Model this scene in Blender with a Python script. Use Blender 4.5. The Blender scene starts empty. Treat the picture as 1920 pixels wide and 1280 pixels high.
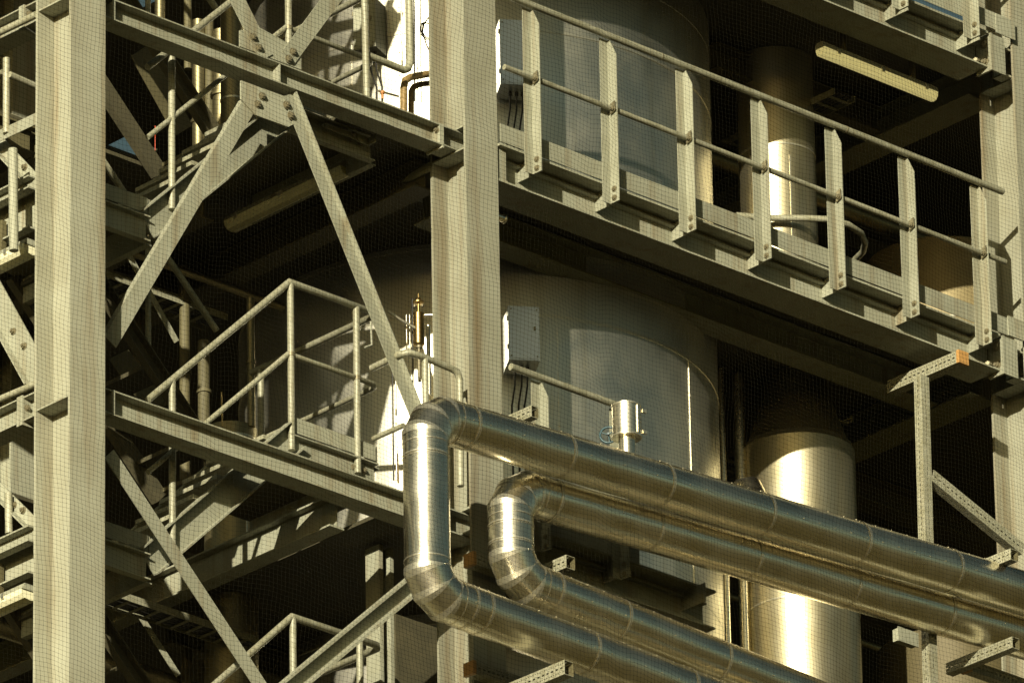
import bpy, math, random
import numpy as np
from mathutils import Vector, Matrix
random.seed(7)
PI = math.pi

# ------------------------------------------------------------------ camera
scene = bpy.context.scene
F_PX = 18032.0
A, TH, RO = math.radians(43.2825), math.radians(24.1506), math.radians(-1.0155)
Fv = np.array([math.sin(A)*math.cos(TH), math.cos(A)*math.cos(TH), math.sin(TH)])
Rv = np.array([math.cos(A), -math.sin(A), 0.0]); Uv = np.cross(Rv, Fv)
cr, sr = math.cos(RO), math.sin(RO)
R2 = cr*Rv+sr*Uv; U2 = -sr*Rv+cr*Uv
def ray(px, py):
    d = Fv*F_PX+R2*(px-960)+U2*(640-py)
    return d/np.linalg.norm(d)
CAM = np.array([0, 0, 30.0])-ray(875, 400)*70.4
def P(px, py, X=None, Y=None, Z=None):
    """point of the plane X=, Y= or Z= that the photo shows at (px, py)"""
    d = ray(px, py)
    i, v = (0, X) if X is not None else (1, Y) if Y is not None else (2, Z)
    return Vector(CAM+d*(v-CAM[i])/d[i])
cam = bpy.data.cameras.new('camera'); camo = bpy.data.objects.new('camera', cam)
scene.collection.objects.link(camo); scene.camera = camo
cam.sensor_width = 36; cam.lens = F_PX/1920*36; cam.clip_start = 1; cam.clip_end = 6000
m = Matrix([list(R2)+[0], list(U2)+[0], list(-Fv)+[0], [0, 0, 0, 1]]).transposed()
m = Matrix(((R2[0], U2[0], -Fv[0], CAM[0]), (R2[1], U2[1], -Fv[1], CAM[1]), (R2[2], U2[2], -Fv[2], CAM[2]), (0, 0, 0, 1)))
camo.matrix_world = m
scene.render.resolution_x = 1024; scene.render.resolution_y = 682

# ------------------------------------------------------------------ light
SUN = Vector((1.7, 1.0, -0.45)).normalized()          # the way the sunlight travels
sl = bpy.data.lights.new('sun', 'SUN'); sl.energy = 5.0; sl.angle = math.radians(0.5); sl.color = (1.0, 0.93, 0.70)
so = bpy.data.objects.new('sun', sl); scene.collection.objects.link(so)
so.rotation_euler = SUN.to_track_quat('-Z', 'Y').to_euler(); so.location = (-30, -30, 60)
w = bpy.data.worlds.new('World'); scene.world = w; w.use_nodes = True
nt = w.node_tree; nt.nodes.clear()
sky = nt.nodes.new('ShaderNodeTexSky'); sky.sky_type = 'NISHITA'; sky.sun_disc = False
sky.sun_elevation = math.asin(-SUN.z); sky.sun_rotation = math.atan2(-SUN.x, -SUN.y)
sky.air_density = 0.5; sky.dust_density = 1.0; sky.ozone_density = 1.0
bg = nt.nodes.new('ShaderNodeBackground'); bg.inputs['Strength'].default_value = 0.05
wo = nt.nodes.new('ShaderNodeOutputWorld')
tint = nt.nodes.new('ShaderNodeMix'); tint.data_type = 'RGBA'; tint.blend_type = 'MULTIPLY'; tint.inputs['Factor'].default_value = 1.0
tint.inputs[7].default_value = (1.0, 0.93, 0.50, 1)          # warm white balance of the photograph
nt.links.new(sky.outputs[0], tint.inputs[6]); nt.links.new(tint.outputs[2], bg.inputs[0]); nt.links.new(bg.outputs[0], wo.inputs[0])
scene.view_settings.view_transform = 'Standard'; scene.view_settings.look = 'None'
scene.view_settings.exposure = 0.68; scene.view_settings.gamma = 1
scene.render.engine = 'CYCLES'
scene.cycles.max_bounces = 8; scene.cycles.diffuse_bounces = 1; scene.cycles.glossy_bounces = 4; scene.cycles.caustics_reflective = False; scene.cycles.caustics_refractive = False

# ------------------------------------------------------------------ materials
def mat(name, base, rough=0.5, metal=0.0, var=None, vscale=4.0, stain=None, streak=6.0, stain_amt=0.5, bump=0.0, bscale=30.0, bz=1.0, rvar=0.0):
    mt = bpy.data.materials.new(name); mt.use_nodes = True
    t = mt.node_tree; b = t.nodes['Principled BSDF']
    b.inputs['Roughness'].default_value = rough; b.inputs['Metallic'].default_value = metal
    L = t.links.new
    tc = t.nodes.new('ShaderNodeTexCoord')
    geo = t.nodes.new('ShaderNodeNewGeometry')
    src = geo.outputs['Position']
    def noise(scale, sc=(1, 1, 1), detail=4, rgh=0.6):
        mp = t.nodes.new('ShaderNodeMapping'); mp.inputs['Scale'].default_value = sc
        L(src, mp.inputs['Vector'])
        n = t.nodes.new('ShaderNodeTexNoise'); n.inputs['Scale'].default_value = scale
        n.inputs['Detail'].default_value = detail; n.inputs['Roughness'].default_value = rgh
        L(mp.outputs[0], n.inputs['Vector']); return n.outputs['Fac']
    def ramp(fac, a, c):
        r = t.nodes.new('ShaderNodeMapRange'); r.inputs['From Min'].default_value = a; r.inputs['From Max'].default_value = c
        L(fac, r.inputs['Value']); return r.outputs[0]
    def mix(fac, a, c):
        x = t.nodes.new('ShaderNodeMix'); x.data_type = 'RGBA'
        L(fac, x.inputs['Factor'])
        for s, v in ((6, a), (7, c)):
            if isinstance(v, tuple): x.inputs[s].default_value = v+(1,) if len(v) == 3 else v
            else: L(v, x.inputs[s])
        return x.outputs[2]
    col = base
    if var is not None:
        col = mix(ramp(noise(vscale), 0.35, 0.68), base, var)
    if stain is not None:
        s1 = ramp(noise(streak, (1, 1, 0.06), 3), 0.52, 0.78)
        mm = t.nodes.new('ShaderNodeMath'); mm.operation = 'MULTIPLY'; mm.inputs[1].default_value = stain_amt
        L(s1, mm.inputs[0])
        if isinstance(col, tuple):
            col = mix(mm.outputs[0], col, stain)
        else:
            col = mix(mm.outputs[0], col, stain)
    if isinstance(col, tuple): b.inputs['Base Color'].default_value = col+(1,)
    elif metal < .5:
        oi = t.nodes.new('ShaderNodeObjectInfo'); mr = t.nodes.new('ShaderNodeMapRange'); mr.inputs['To Min'].default_value = .86; mr.inputs['To Max'].default_value = 1.08
        hs = t.nodes.new('ShaderNodeHueSaturation'); L(oi.outputs['Random'], mr.inputs['Value']); L(mr.outputs[0], hs.inputs['Value']); L(col, hs.inputs['Color'])
        L(hs.outputs[0], b.inputs['Base Color'])
    else: L(col, b.inputs['Base Color'])
    if rvar:
        rr = t.nodes.new('ShaderNodeMapRange'); rr.inputs['To Min'].default_value = max(0.02, rough-rvar); rr.inputs['To Max'].default_value = rough+rvar
        rr.inputs['From Min'].default_value = 0.3; rr.inputs['From Max'].default_value = 0.7
        L(noise(3.0, (1, 1, 1), 5), rr.inputs['Value']); L(rr.outputs[0], b.inputs['Roughness'])
    if bump:
        bp = t.nodes.new('ShaderNodeBump'); bp.inputs['Strength'].default_value = 1.0; bp.inputs['Distance'].default_value = bump
        L(noise(bscale, (1, 1, bz), 2, 0.5), bp.inputs['Height']); L(bp.outputs[0], b.inputs['Normal'])
    return mt
M = {}
M['paint'] = mat('painted_steel', (0.330, 0.330, 0.250), 0.65, 0, (0.27, 0.268, 0.195), 4, (0.16, 0.105, 0.04), 9, 0.7, 0.0006, 60)
M['paintw'] = mat('weathered_paint', (0.310, 0.307, 0.232), 0.65, 0, (0.255, 0.246, 0.178), 2.2, (0.15, 0.095, 0.035), 5, 0.85, 0.0008, 40)
M['dark'] = mat('dull_and_shaded_steel', (0.11, 0.095, 0.045), 0.7, 0, (0.08, 0.068, 0.03), 3)  # also stands in for shade on inner beams, braces and risers
M['deck'] = mat('grating_and_shade', (0.07, 0.06, 0.03), 0.8, 0, (0.045, 0.04, 0.02), 6)  # grating, and the dark tone that imitates shade on the far stairs
M['galv'] = mat('galvanised_tube', (0.36, 0.35, 0.26), 0.45, 0.1, (0.26, 0.25, 0.165), 16, (0.18, 0.145, 0.07), 30, 0.5, 0.0008, 50)
M['clad'] = mat('pipe_cladding', (0.98, 0.91, 0.74), 0.28, 1.0, (0.88, 0.82, 0.66), 2.5, (0.72, 0.64, 0.48), 3, 0.4, 0.0012, 3.0, 1, 0.06)
M['seam'] = mat('cladding_seam', (0.80, 0.75, 0.60), 0.34, 0.9)
M['tank'] = mat('tank_cladding', (0.82, 0.79, 0.68), 0.40, 1.0, (0.72, 0.69, 0.58), 1.5, (0.50, 0.43, 0.28), 5, 0.5, 0.004, 1.2, 0.5, 0.06)
M['bolt'] = mat('bolt_zinc', (0.25, 0.22, 0.14), 0.5, 0.5)
M['brass'] = mat('bronze_body', (0.52, 0.36, 0.14), 0.3, 1.0)
M['orange'] = mat('orange_cap', (0.46, 0.25, 0.08), 0.5)
M['blue'] = mat('blue_handwheel', (0.015, 0.06, 0.08), 0.4)
M['duct'] = mat('duct_cladding', (0.60, 0.54, 0.38), 0.43, 1.0, (0.50, 0.44, 0.28), 3, (0.38, 0.30, 0.16), 5, 0.6, 0.002, 2)
M['duct2'] = mat('dull_and_shaded_cladding', (0.30, 0.26, 0.15), 0.45, 0.9, (0.2, 0.17, 0.09), 3)
M['rust'] = mat('insulated_brown', (0.20, 0.13, 0.045), 0.5, 0.2, (0.32, 0.22, 0.09), 30, None, 6, .5, 0.004, 45)
M['cable'] = mat('black_cable', (0.02, 0.018, 0.015), 0.5)
M['red'] = mat('red_tube', (0.55, 0.06, 0.02), 0.4)
M['glass'] = mat('lamp_cover', (0.75, 0.72, 0.50), 0.35)
M['net'] = mat('net_twine', (0.008, 0.0075, 0.005), 0.95)
M['net'].node_tree.nodes['Principled BSDF'].inputs['Specular IOR Level'].default_value = 0.1
M['box'] = mat('box_panel', (0.80, 0.86, 0.95), 0.35, 0.5, (0.72, 0.78, 0.88), 3)
M['lit'] = mat('lamp_cover_glow', (0.75, 0.70, 0.42), 0.35)
for k_, v_ in (('Emission Color', (1.0, .84, .32, 1)), ('Emission Strength', .26)): M['lit'].node_tree.nodes['Principled BSDF'].inputs[k_].default_value = v_  # faint glow added to the cover in place of sunlight on it
M['ground'] = mat('ground_gravel', (0.085, 0.064, 0.008), 0.9, 0, (0.06, 0.045, 0.005), 0.05)

# ------------------------------------------------------------------ objects
C = scene.collection
def thing(name, label, cat, loc=(0, 0, 0), group=None):
    o = bpy.data.objects.new(name, None); C.objects.link(o); o.empty_display_size = 0.1
    o.location = loc; o['label'] = label; o['category'] = cat
    if group: o['group'] = group
    return o
def tag(o, label, cat, group=None):
    o['label'] = label; o['category'] = cat
    if group: o['group'] = group
    return o

class MB:
    def __init__(s): s.v = []; s.f = []; s.sm = []
    def add(s, vs, fs, smooth=False):
        n = len(s.v); s.v += [tuple(v) for v in vs]
        for f in fs: s.f.append([i+n for i in f]); s.sm.append(smooth)
        return s
    def box(s, x0, x1, y0, y1, z0, z1):
        x0, x1 = sorted((x0, x1)); y0, y1 = sorted((y0, y1)); z0, z1 = sorted((z0, z1))
        vs = [(x, y, z) for z in (z0, z1) for y in (y0, y1) for x in (x0, x1)]
        return s.add(vs, [(0, 2, 3, 1), (4, 5, 7, 6), (0, 1, 5, 4), (2, 6, 7, 3), (0, 4, 6, 2), (1, 3, 7, 5)])
    def prism(s, prof, o, u, v, wv, L, smooth=False):
        """profile (a,b) in the plane o+a*u+b*v, swept along wv by L; profile ccw seen against wv"""
        o = Vector(o); u = Vector(u); v = Vector(v); wv = Vector(wv); n = len(prof)
        vs = [o+u*a+v*b for a, b in prof]+[o+u*a+v*b+wv*L for a, b in prof]
        fs = [(i, (i+1) % n, (i+1) % n+n, i+n) for i in range(n)]
        fs += [tuple(range(n-1, -1, -1)), tuple(range(n, 2*n))]
        return s.add(vs, fs, smooth)
    def obox(s, o, u, v, wv, a0, a1, b0, b1, L):
        return s.prism([(a0, b0), (a1, b0), (a1, b1), (a0, b1)], o, u, v, wv, L)
    def tube(s, pts, r, n=12, caps=True, split=False):
        pts = [Vector(p) for p in pts]; k = len(pts)
        dirs = [(pts[i+1]-pts[i]).normalized() for i in range(k-1)]
        up = Vector((0, 0, 1)) if abs(dirs[0].z) < 0.9 else Vector((0, 1, 0))
        e1 = dirs[0].cross(up).normalized(); e2 = e1.cross(dirs[0]).normalized()
        ring = [pts[0]+(e1*math.cos(2*PI*j/n)+e2*math.sin(2*PI*j/n))*r for j in range(n)]
        rings = [ring]
        for i in range(1, k):
            d0 = dirs[i-1]; nn = d0 if i == k-1 else (dirs[i-1]+dirs[i])
            if nn.length < 1e-6: nn = d0
            nn.normalize()
            ring = [q+d0*((pts[i]-q).dot(nn)/d0.dot(nn)) for q in rings[-1]]
            rings.append(ring)
        for i in range(k-1):
            a, b = rings[i], rings[i+1]
            if split or i == 0:
                base = len(s.v); s.v += [tuple(q) for q in a]+[tuple(q) for q in b]; ia, ib = base, base+n
            else:
                ia = ib; base = len(s.v); s.v += [tuple(q) for q in b]; ib = base
            for j in range(n):
                s.f.append([ia+j, ia+(j+1) % n, ib+(j+1) % n, ib+j]); s.sm.append(True)
        if caps:
            s.add(rings[0], [tuple(range(n-1, -1, -1))]); s.add(rings[-1], [tuple(range(n))])
        return s
    def lathe(s, prof, c, n=24, a0=0.0, a1=2*PI, sharp=False):
        """prof: (radius, z) list around the vertical through c"""
        full = abs(a1-a0-2*PI) < 1e-6; m_ = n if full else n+1
        segs = [(prof[i], prof[i+1]) for i in range(len(prof)-1)]
        for (r0, z0), (r1, z1) in segs:
            vs = []
            for r, z in ((r0, z0), (r1, z1)):
                for j in range(m_):
                    t = a0+(a1-a0)*j/n; vs.append((c[0]+r*math.cos(t), c[1]+r*math.sin(t), c[2]+z))
            fs = [(j, (j+1) % m_, (j+1) % m_+m_, j+m_) for j in range(n)]
            s.add(vs, fs, True)
        return s
    def hexbolt(s, o, d, r=0.02, h=0.018, washer=True):
        o = Vector(o); d = Vector(d).normalized()
        u = d.orthogonal().normalized(); v = d.cross(u)
        if washer: s.prism([(r*1.35*math.cos(i*PI/8), r*1.35*math.sin(i*PI/8)) for i in range(16)], o, u, v, d, 0.004)
        s.prism([(r*math.cos(i*PI/3+.3), r*math.sin(i*PI/3+.3)) for i in range(6)], o+d*0.0038, u, v, d, h)
        s.prism([(r*.5*math.cos(i*PI/5), r*.5*math.sin(i*PI/5)) for i in range(10)], o+d*(h+.003), u, v, d, h*.55)
        return s
    def build(s, name, mt, parent=None, sub=False):
        me = bpy.data.meshes.new(name); me.from_pydata(s.v, [], s.f); me.update()
        me.polygons.foreach_set('use_smooth', s.sm)
        if isinstance(mt, str): mt = M[mt]
        me.materials.append(mt)
        o = bpy.data.objects.new(name, me); C.objects.link(o)
        if parent is not None:
            o.parent = parent
            if not sub: o.location = -Vector(parent.location)
        return o
def dup(o, parent, dv=(0, 0, 0)):
    c = o.copy(); C.objects.link(c); c.parent = parent; c.location = Vector(o.location)+Vector(dv)
    for ch in list(o.children):
        d = ch.copy(); C.objects.link(d); d.parent = c
        for g in list(ch.children):
            e = g.copy(); C.objects.link(e); e.parent = d
    return c
X_, Y_, Z_ = Vector((1, 0, 0)), Vector((0, 1, 0)), Vector((0, 0, 1))
def ibeam_prof(h, b, tw=.009, tf=.014):
    H, B, w2 = h/2, b/2, tw/2
    return [(-B, -H), (B, -H), (B, -H+tf), (w2, -H+tf), (w2, H-tf), (B, H-tf), (B, H), (-B, H), (-B, H-tf), (-w2, H-tf), (-w2, -H+tf), (-B, -H+tf)]
def chan_prof(h, b, tw=.009, tf=.013):
    """web at a=0..tw, flanges to a=b"""
    H = h/2
    return [(0, -H), (b, -H), (b, -H+tf), (tw, -H+tf), (tw, H-tf), (b, H-tf), (b, H), (0, H)]

# ------------------------------------------------------------------ ground
g = MB(); g.add([(-1800, -1800, -1.3), (1800, -1800, -1.3), (1800, 1800, -1.3), (-1800, 1800, -1.3)], [(0, 1, 2, 3)])
go = g.build('ground', 'ground'); go['kind'] = 'structure'

# ------------------------------------------------------------------ columns
COLS = [(-3.804, 'left'), (0.0, 'middle'), (5.877, 'right')]
FW, DP, FT = 0.322, 0.385, 0.021     # flange width, depth, flange thickness
Z0C, Z1C = -1.3, 36.0
LV = [27.565, 30.63]
col_labels = ['weathered steel column at the left edge of the facade, beside the stairs',
              'steel column in the middle, just left of the big tank and above the upper pipe bend',
              'steel column at the far right, past the end of the walkway railing']
for (x, wn), lab in zip(COLS, col_labels):
    t = thing('steel_column', lab, 'column', (x+FW/2, DP/2, Z0C), 'steel columns of the facade')
    b = MB(); prof = ibeam_prof(DP, FW, .014, FT)
    b.prism(prof, (x+FW/2, DP/2, Z0C), X_, Y_, Z_, Z1C-Z0C)
    b.build('shaft', 'paintw', t)
    zs = [27.49, 27.67, 30.54, 30.72] if wn != 'right' else [30.38, 30.60, 32.96, 33.2]
    if wn == 'left': zs = [27.455, 30.56]
    for z in zs:
        for s in (-1, 1):
            b = MB(); xc = x+FW/2+s*.0075; x1 = x+FW/2+s*(FW/2-.004)
            b.box(xc, x1, FT+.001, DP-FT-.001, z-.006, z+.006); b.build('stiffener', 'paint', t)
    # weld seam line down the flange
# ------------------------------------------------------------------ left bay beams
def bolts(parent, pts, d, r=.02, name='bolt', sub=False):
    for p in pts:
        b = MB(); b.hexbolt(p, d, r); b.build(name, 'bolt', parent, sub)
def left_beam(zb, zt, label, stiffs):
    t = thing('steel_beam', label, 'beam', (-1.9, .185, zb), 'horizontal beams between the left and middle column')
    xa, xb = -3.305, -.165; b = MB(); zc = (zb+zt)/2; h = zt-zb
    b.prism(ibeam_prof(h, .17, .008, .011), (xa, .185, zc), -Y_, Z_, X_, xb-xa); b.build('i_section', 'paint', t)
    for x in (xa-.022, xb+.001):
        b = MB(); b.box(x, x+.021, .098, .272, zb-.002, zt+.002); b.build('end_plate', 'paint', t)
    for xs in (xa-.022-.012, ):
        pass
    # bolted stubs that reach the column webs
    b = MB(); b.prism(ibeam_prof(h-.004, .17, .008, .011), (-3.62, .185, zc), -Y_, Z_, X_, 3.62-3.3285); b.build('stub', 'paint', t)
    b = MB(); b.prism(ibeam_prof(h-.004, .17, .008, .011), (-.142, .185, zc), -Y_, Z_, X_, .295); b.build('stub', 'paint', t)
    b = MB(); b.box(-.165+.0225, -.165+.040, .098, .272, zb-.02, zt+.003); b.build('end_plate', 'paint', t)
    bolts(t, [(xb+.0005, .125, zb+.12), ], -X_, .016)
    for xs in stiffs:
        b = MB(); b.box(xs-.005, xs+.005, .102, .1805, zb+.0115, zt-.0115); b.build('stiffener', 'paint', t)
    return t
left_beam(30.545, 30.712, 'upper steel beam running from the left column to the middle column, with brace plates above and below it', [-1.73])
left_beam(27.470, 27.660, 'lower steel beam running from the left column behind the top pipe bend', [])

def plate(parent, pts, y, th, name='plate', mt='paint'):
    """pixel outline on plane Y=y (front face)"""
    v = [P(a, c, Y=y) for a, c in pts]; n = len(v)
    b = MB(); vs = v+[q+Y_*th for q in v]
    fs = [tuple(range(n-1, -1, -1)), tuple(range(n, 2*n))]+[(i, (i+1) % n, (i+1) % n+n, i+n) for i in range(n)]
    b.add(vs, fs)
    if parent is None: return b.build(name, mt)
    return b.build(name, mt, parent)
def bolt_px(parent, pts, y, r=.024):
    bolts(parent, [P(a, c, Y=y) for a, c in pts], -Y_, r)

YG = .165
t = thing('gusset_plate', 'bolted brace plate hanging below the upper left beam where two long braces meet', 'bracket', P(508, 200, Y=YG), 'brace plates on the upper left beam')
plate(t, [(452, 151), (567, 193), (567, 224), (541, 238), (480, 216), (452, 186)], YG, .012)
bolt_px(t, [(491, 181), (483, 196)], YG)
t = thing('gusset_plate', 'bolted brace plate standing on top of the upper left beam, two braces rising from it', 'bracket', P(508, 100, Y=YG), 'brace plates on the upper left beam')
plate(t, [(450, 57), (487, 52), (565, 95), (565, 131), (450, 87)], YG, .012)

def brace(p1, p2, y, wpx, label, leg=0, legdir=-1, legw=.05, bolt=None, name='diagonal_brace', group='diagonal braces of the left bay', mt='paint'):
    a, c = P(*p1, Y=y), P(*p2, Y=y); d = (c-a); L = d.length; d.normalize()
    n = d.cross(Y_).normalized()
    if n.x < 0: n = -n                      # n points to the right
    wd = wpx
    t = thing(name, label, 'brace', a, group)
    b = MB(); b.obox(a, n, Y_, d, -wd/2, wd/2, 0, .009, L)
    b.build('flat_leg', mt, t)
    if leg:
        b = MB(); e = leg*wd/2
        lo, hi = (e-.009, e) if leg > 0 else (e, e+.009)
        if legdir < 0: b.obox(a, n, -Y_, d, lo, hi, 0.0005, legw, L)
        else: b.obox(a, n, Y_, d, lo, hi, .0095, legw, L)
        b.build('outstanding_leg', mt, t)
    if bolt: bolts(t, [P(u_, v_, Y=y) for u_, v_ in bolt], -Y_, .024)
    return t
brace((468, 196), (207, 640), YG+.013, .125, 'wide brace slanting down left from the plate under the upper beam', -1, 1, .06)
brace((540, 178), (784, 790), YG-.010, .108, 'long brace slanting down right from the plate to the top pipe bend', 1, -1, .045, [(537, 197), (545, 217)])
brace((436, -20), (500, 108), YG-.010, .150, 'short brace coming down from the top edge onto the plate, left of the two', 0, 1, .06, [(474, 70), (485, 90)])
brace((636, -20), (541, 108), YG-.010, .135, 'short brace coming down from the top edge onto the plate, right of the two', 0, 1, .06, [(549, 98), (541, 111)])
brace((205, 850), (500, 1300), YG, .120, 'brace slanting down right from the left column below the lower beam', 0, 1, .06)
# channel shaped brace at bottom
a, c = P(800, 1072, Y=YG), P(520, 1305, Y=YG); d = (c-a); L = d.length; d.normalize(); n = d.cross(Y_).normalized()
t = thing('diagonal_brace', 'channel shaped brace with dark hollow, slanting down left from the lower pipe bend', 'brace', a, 'diagonal braces of the left bay')
b = MB(); b.prism(chan_prof(.14, .07, .008, .02), a, -Y_, n, d, L); b.build('channel', 'paint', t)

# ------------------------------------------------------------------ right bay: walkway edge beams and guard rails
PX0, PDX, NP = 0.646, 0.7885, 7
def edge_beam(dz, x0, x1, label, nb):
    t = thing('walkway_edge_beam', label, 'beam', (x0, .15, 30.374+dz), 'walkway edge beams of the right bay')
    b = MB(); b.prism([(0, 0), (.139, 0), (.139, .014), (.009, .014), (.009, .225), (.055, .225), (.055, .237), (0, .237)], (x0, .15, 30.374+dz), -Y_, Z_, X_, x1-x0)
    b.box(x0, x1, .1503, .33, 30.374+dz, 30.388+dz)
    b.build('channel', 'paint', t)
    b = MB(); b.prism([(0, -.02), (.008, -.02), (.008, .002), (.165, .002), (.165, .012), (0, .012)], (x0+.0, .139, 30.645+dz), -Y_, Z_, X_, x1-x0-.02)
    b.box(x0, x1-.02, -.026, .132, 30.657+dz, 30.665+dz)
    b.build('deck_edge', 'paint', t)
    x_ = PX0
    while x_ < x0+.3: x_ += PDX
    for k in range(nb):
        x = PX0+PDX*k+.006
        if x > x1: break
        b = MB(); z = 30.498+dz
        prof = [(-.1, 0), (.0, .0), (.115, .0), (.115, .155), (.085, .155), (.0, .14), (-.0, .1)]
        prof = [(0.0, 0), (.255, 0), (.255, .15), (.06, .15), (0, .105)]
        b.prism(prof, (x, .1405, z), -Y_, Z_, X_, .009); b.build('bracket', 'paint', t)
    return t
def post_mesh(x, dz, ztop=31.842):
    zb = 30.498+dz; zt = ztop+dz
    b = MB()
    b.box(x-.084, x, -.0405, -.0335, zb, zt)                        # leg along the facade
    b.prism([(.0, zb), (.09, zb), (.09, zt-.14), (.022, zt), (.0, zt)], (x-.007, -.041, 0), -Y_, Z_, X_, .007)
    return b
def guard_rail(dz, label, nb, xr0, xr1, kick=True, shift=0.0):
    t = thing('guard_rail', label, 'railing', (xr0, -.05, 30.498+dz), 'guard rails of the right bay')
    first = None
    for k in range(nb):
        x = PX0+shift+PDX*k
        if first is None:
            first = post_mesh(x, dz).build('post', 'paint', t); x1 = x
            for zz in (30.532+dz, 30.605+dz):
                b = MB(); b.hexbolt((x-.0073, -.085, zz), -X_, .0185, .012); b.build('bolt', 'bolt', first, True)
            b = MB(); zz = 31.262+dz
            b.prism([(-.03, -.04), (.03, -.04), (.03, .04), (-.03, .04)], (x-.03, -.102, zz), -Y_*.8+Z_*.3, Z_, X_, .012)
            b.hexbolt((x-.028, -.115, zz-.012), (-1, 0, -.3), .016, .018)
            b.build('rail_clamp', 'bolt', first, True)
        else:
            dup(first, t, (x-x1, 0, 0))
    b = MB(); b.tube([(xr0, -.075, 31.868+dz), (xr1, -.075, 31.868+dz)], .0265, 14); b.build('top_rail', 'galv', t)
    for xj in (1.95, 3.9):
        if xr0 < xj < xr1:
            b = MB(); b.tube([(xj, -.075, 31.868+dz), (xj+.012, -.075, 31.868+dz)], .0285, 14); b.build('sleeve', 'bolt', t)
    xs = [xr0]+[PX0+shift+PDX*k for k in range(nb)]+[xr1]
    for i in range(len(xs)-1):
        s0 = xs[i]+(.03 if i else 0); s1 = xs[i+1]-.012
        if s1-s0 < .1: continue
        b = MB(); b.tube([(s0, -.083, 31.262+dz), (s1, -.083, 31.262+dz)], .0215, 12); b.build('mid_rail', 'galv', t)
    if kick:
        b = MB(); b.box(xr0 if xr0 > .32 else .325, min(5.82, xr1+.25), -.030, -.024, 30.675+dz, 30.822+dz); b.build('kick_plate', 'paint', t)
    return t
edge_beam(0, .325, 5.60, 'walkway edge beam right of the middle column, brackets in a row along it', 7)
guard_rail(0, 'long guard rail with seven flat posts along the upper walkway', 7, .325, 5.62)
edge_beam(2.592, .325, 5.60, 'walkway edge beam cut by the top right corner of the picture', 7)
guard_rail(2.62, 'guard rail whose kick plate shows at the very top right corner', 7, .325, 5.62)
edge_beam(-3.0, .325, 2.45, 'walkway edge beam of the lower floor, mostly hidden by the pipes', 7)
guard_rail(-3.02, 'open ended guard rail of the lower floor, above the top pipe', 2, .345, 1.40, True, .02)
# beam end connections at the right column
for dz, wh in ((0, 'middle'), (2.592, 'top')):
    t = thing('beam_connection', 'bolted walkway beam end at the right column, '+('beside the last railing post' if dz == 0 else 'near the top right corner'), 'bracket', (5.6, .05, 30.36+dz), 'bolted connections at the right column')
    b = MB(); b.box(5.602, 5.622, -.03, .135, 30.34+dz, 30.66+dz); b.build('end_plate', 'paint', t)
    b = MB(); b.box(5.6225, 5.76, -.028, -.012, 30.34+dz, 30.655+dz); b.build('face_plate', 'paint', t)
    b = MB(); b.box(5.78, 5.874, .02, .13, 30.372+dz, 30.388+dz); b.box(5.78, 5.874, .02, .13, 30.60+dz, 30.616+dz); b.box(5.78, 5.874, .118, .13, 30.388+dz, 30.60+dz); b.build('stub', 'paint', t)
    bolts(t, [(5.601, .04, 30.585+dz), (5.601, .04, 30.43+dz)], -X_, .03)
    b = MB(); b.hexbolt((5.50, .04, 30.389+dz), Z_, .03, .025); b.build('bolt', 'bolt', t)
    b = MB(); b.box(5.58, 5.873, -.032, -.026, 30.675+dz, 30.822+dz) if False else b.box(5.66, 5.873, -.04, -.0305, 30.675+dz, 30.84+dz); b.build('cover_plate', 'paint', t)
# small stub post left of first post
t = thing('support_stub', 'short upright I section between deck edge and beam flange, just right of the middle column', 'bracket', (.36, .03, 30.39))
b = MB(); b.prism(ibeam_prof(.09, .075, .006, .007), (.385, .065, 30.389), X_, Y_, Z_, .255); b.build('i_section', 'paint', t)
b = MB(); b.box(.34, .43, .014, .12, 30.3882, 30.396) ; b.build('foot_plate', 'paint', t)

# ------------------------------------------------------------------ floors and hidden grid of the interior
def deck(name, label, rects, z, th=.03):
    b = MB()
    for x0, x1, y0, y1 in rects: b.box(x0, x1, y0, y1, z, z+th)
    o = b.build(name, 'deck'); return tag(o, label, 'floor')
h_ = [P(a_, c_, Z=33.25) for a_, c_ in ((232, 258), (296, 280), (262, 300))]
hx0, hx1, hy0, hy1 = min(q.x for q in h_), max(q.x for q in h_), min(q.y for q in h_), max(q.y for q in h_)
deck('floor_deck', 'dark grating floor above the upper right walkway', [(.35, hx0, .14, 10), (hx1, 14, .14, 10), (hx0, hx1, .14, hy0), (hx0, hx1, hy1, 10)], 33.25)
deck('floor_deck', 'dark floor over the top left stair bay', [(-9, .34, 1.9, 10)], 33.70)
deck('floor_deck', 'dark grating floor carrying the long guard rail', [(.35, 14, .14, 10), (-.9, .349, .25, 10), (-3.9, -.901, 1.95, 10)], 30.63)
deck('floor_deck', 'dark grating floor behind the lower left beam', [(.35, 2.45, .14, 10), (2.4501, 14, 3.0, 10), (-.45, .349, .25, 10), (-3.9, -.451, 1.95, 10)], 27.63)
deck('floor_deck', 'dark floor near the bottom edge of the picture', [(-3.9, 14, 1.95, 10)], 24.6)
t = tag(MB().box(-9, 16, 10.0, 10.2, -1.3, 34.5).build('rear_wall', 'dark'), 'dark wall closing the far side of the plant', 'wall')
def gridbeam(label, p0, p1, h, b_, mt='dark'):
    p0, p1 = Vector(p0), Vector(p1); d = (p1-p0); L = d.length; d.normalize()
    side = d.cross(Z_)
    t = thing('floor_beam', label, 'beam', p0, 'beams under the floors inside')
    b = MB(); b.prism(ibeam_prof(h, b_, .01, .014), p0, side, Z_, d, L); b.build('i_section', mt, t); return t
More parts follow.
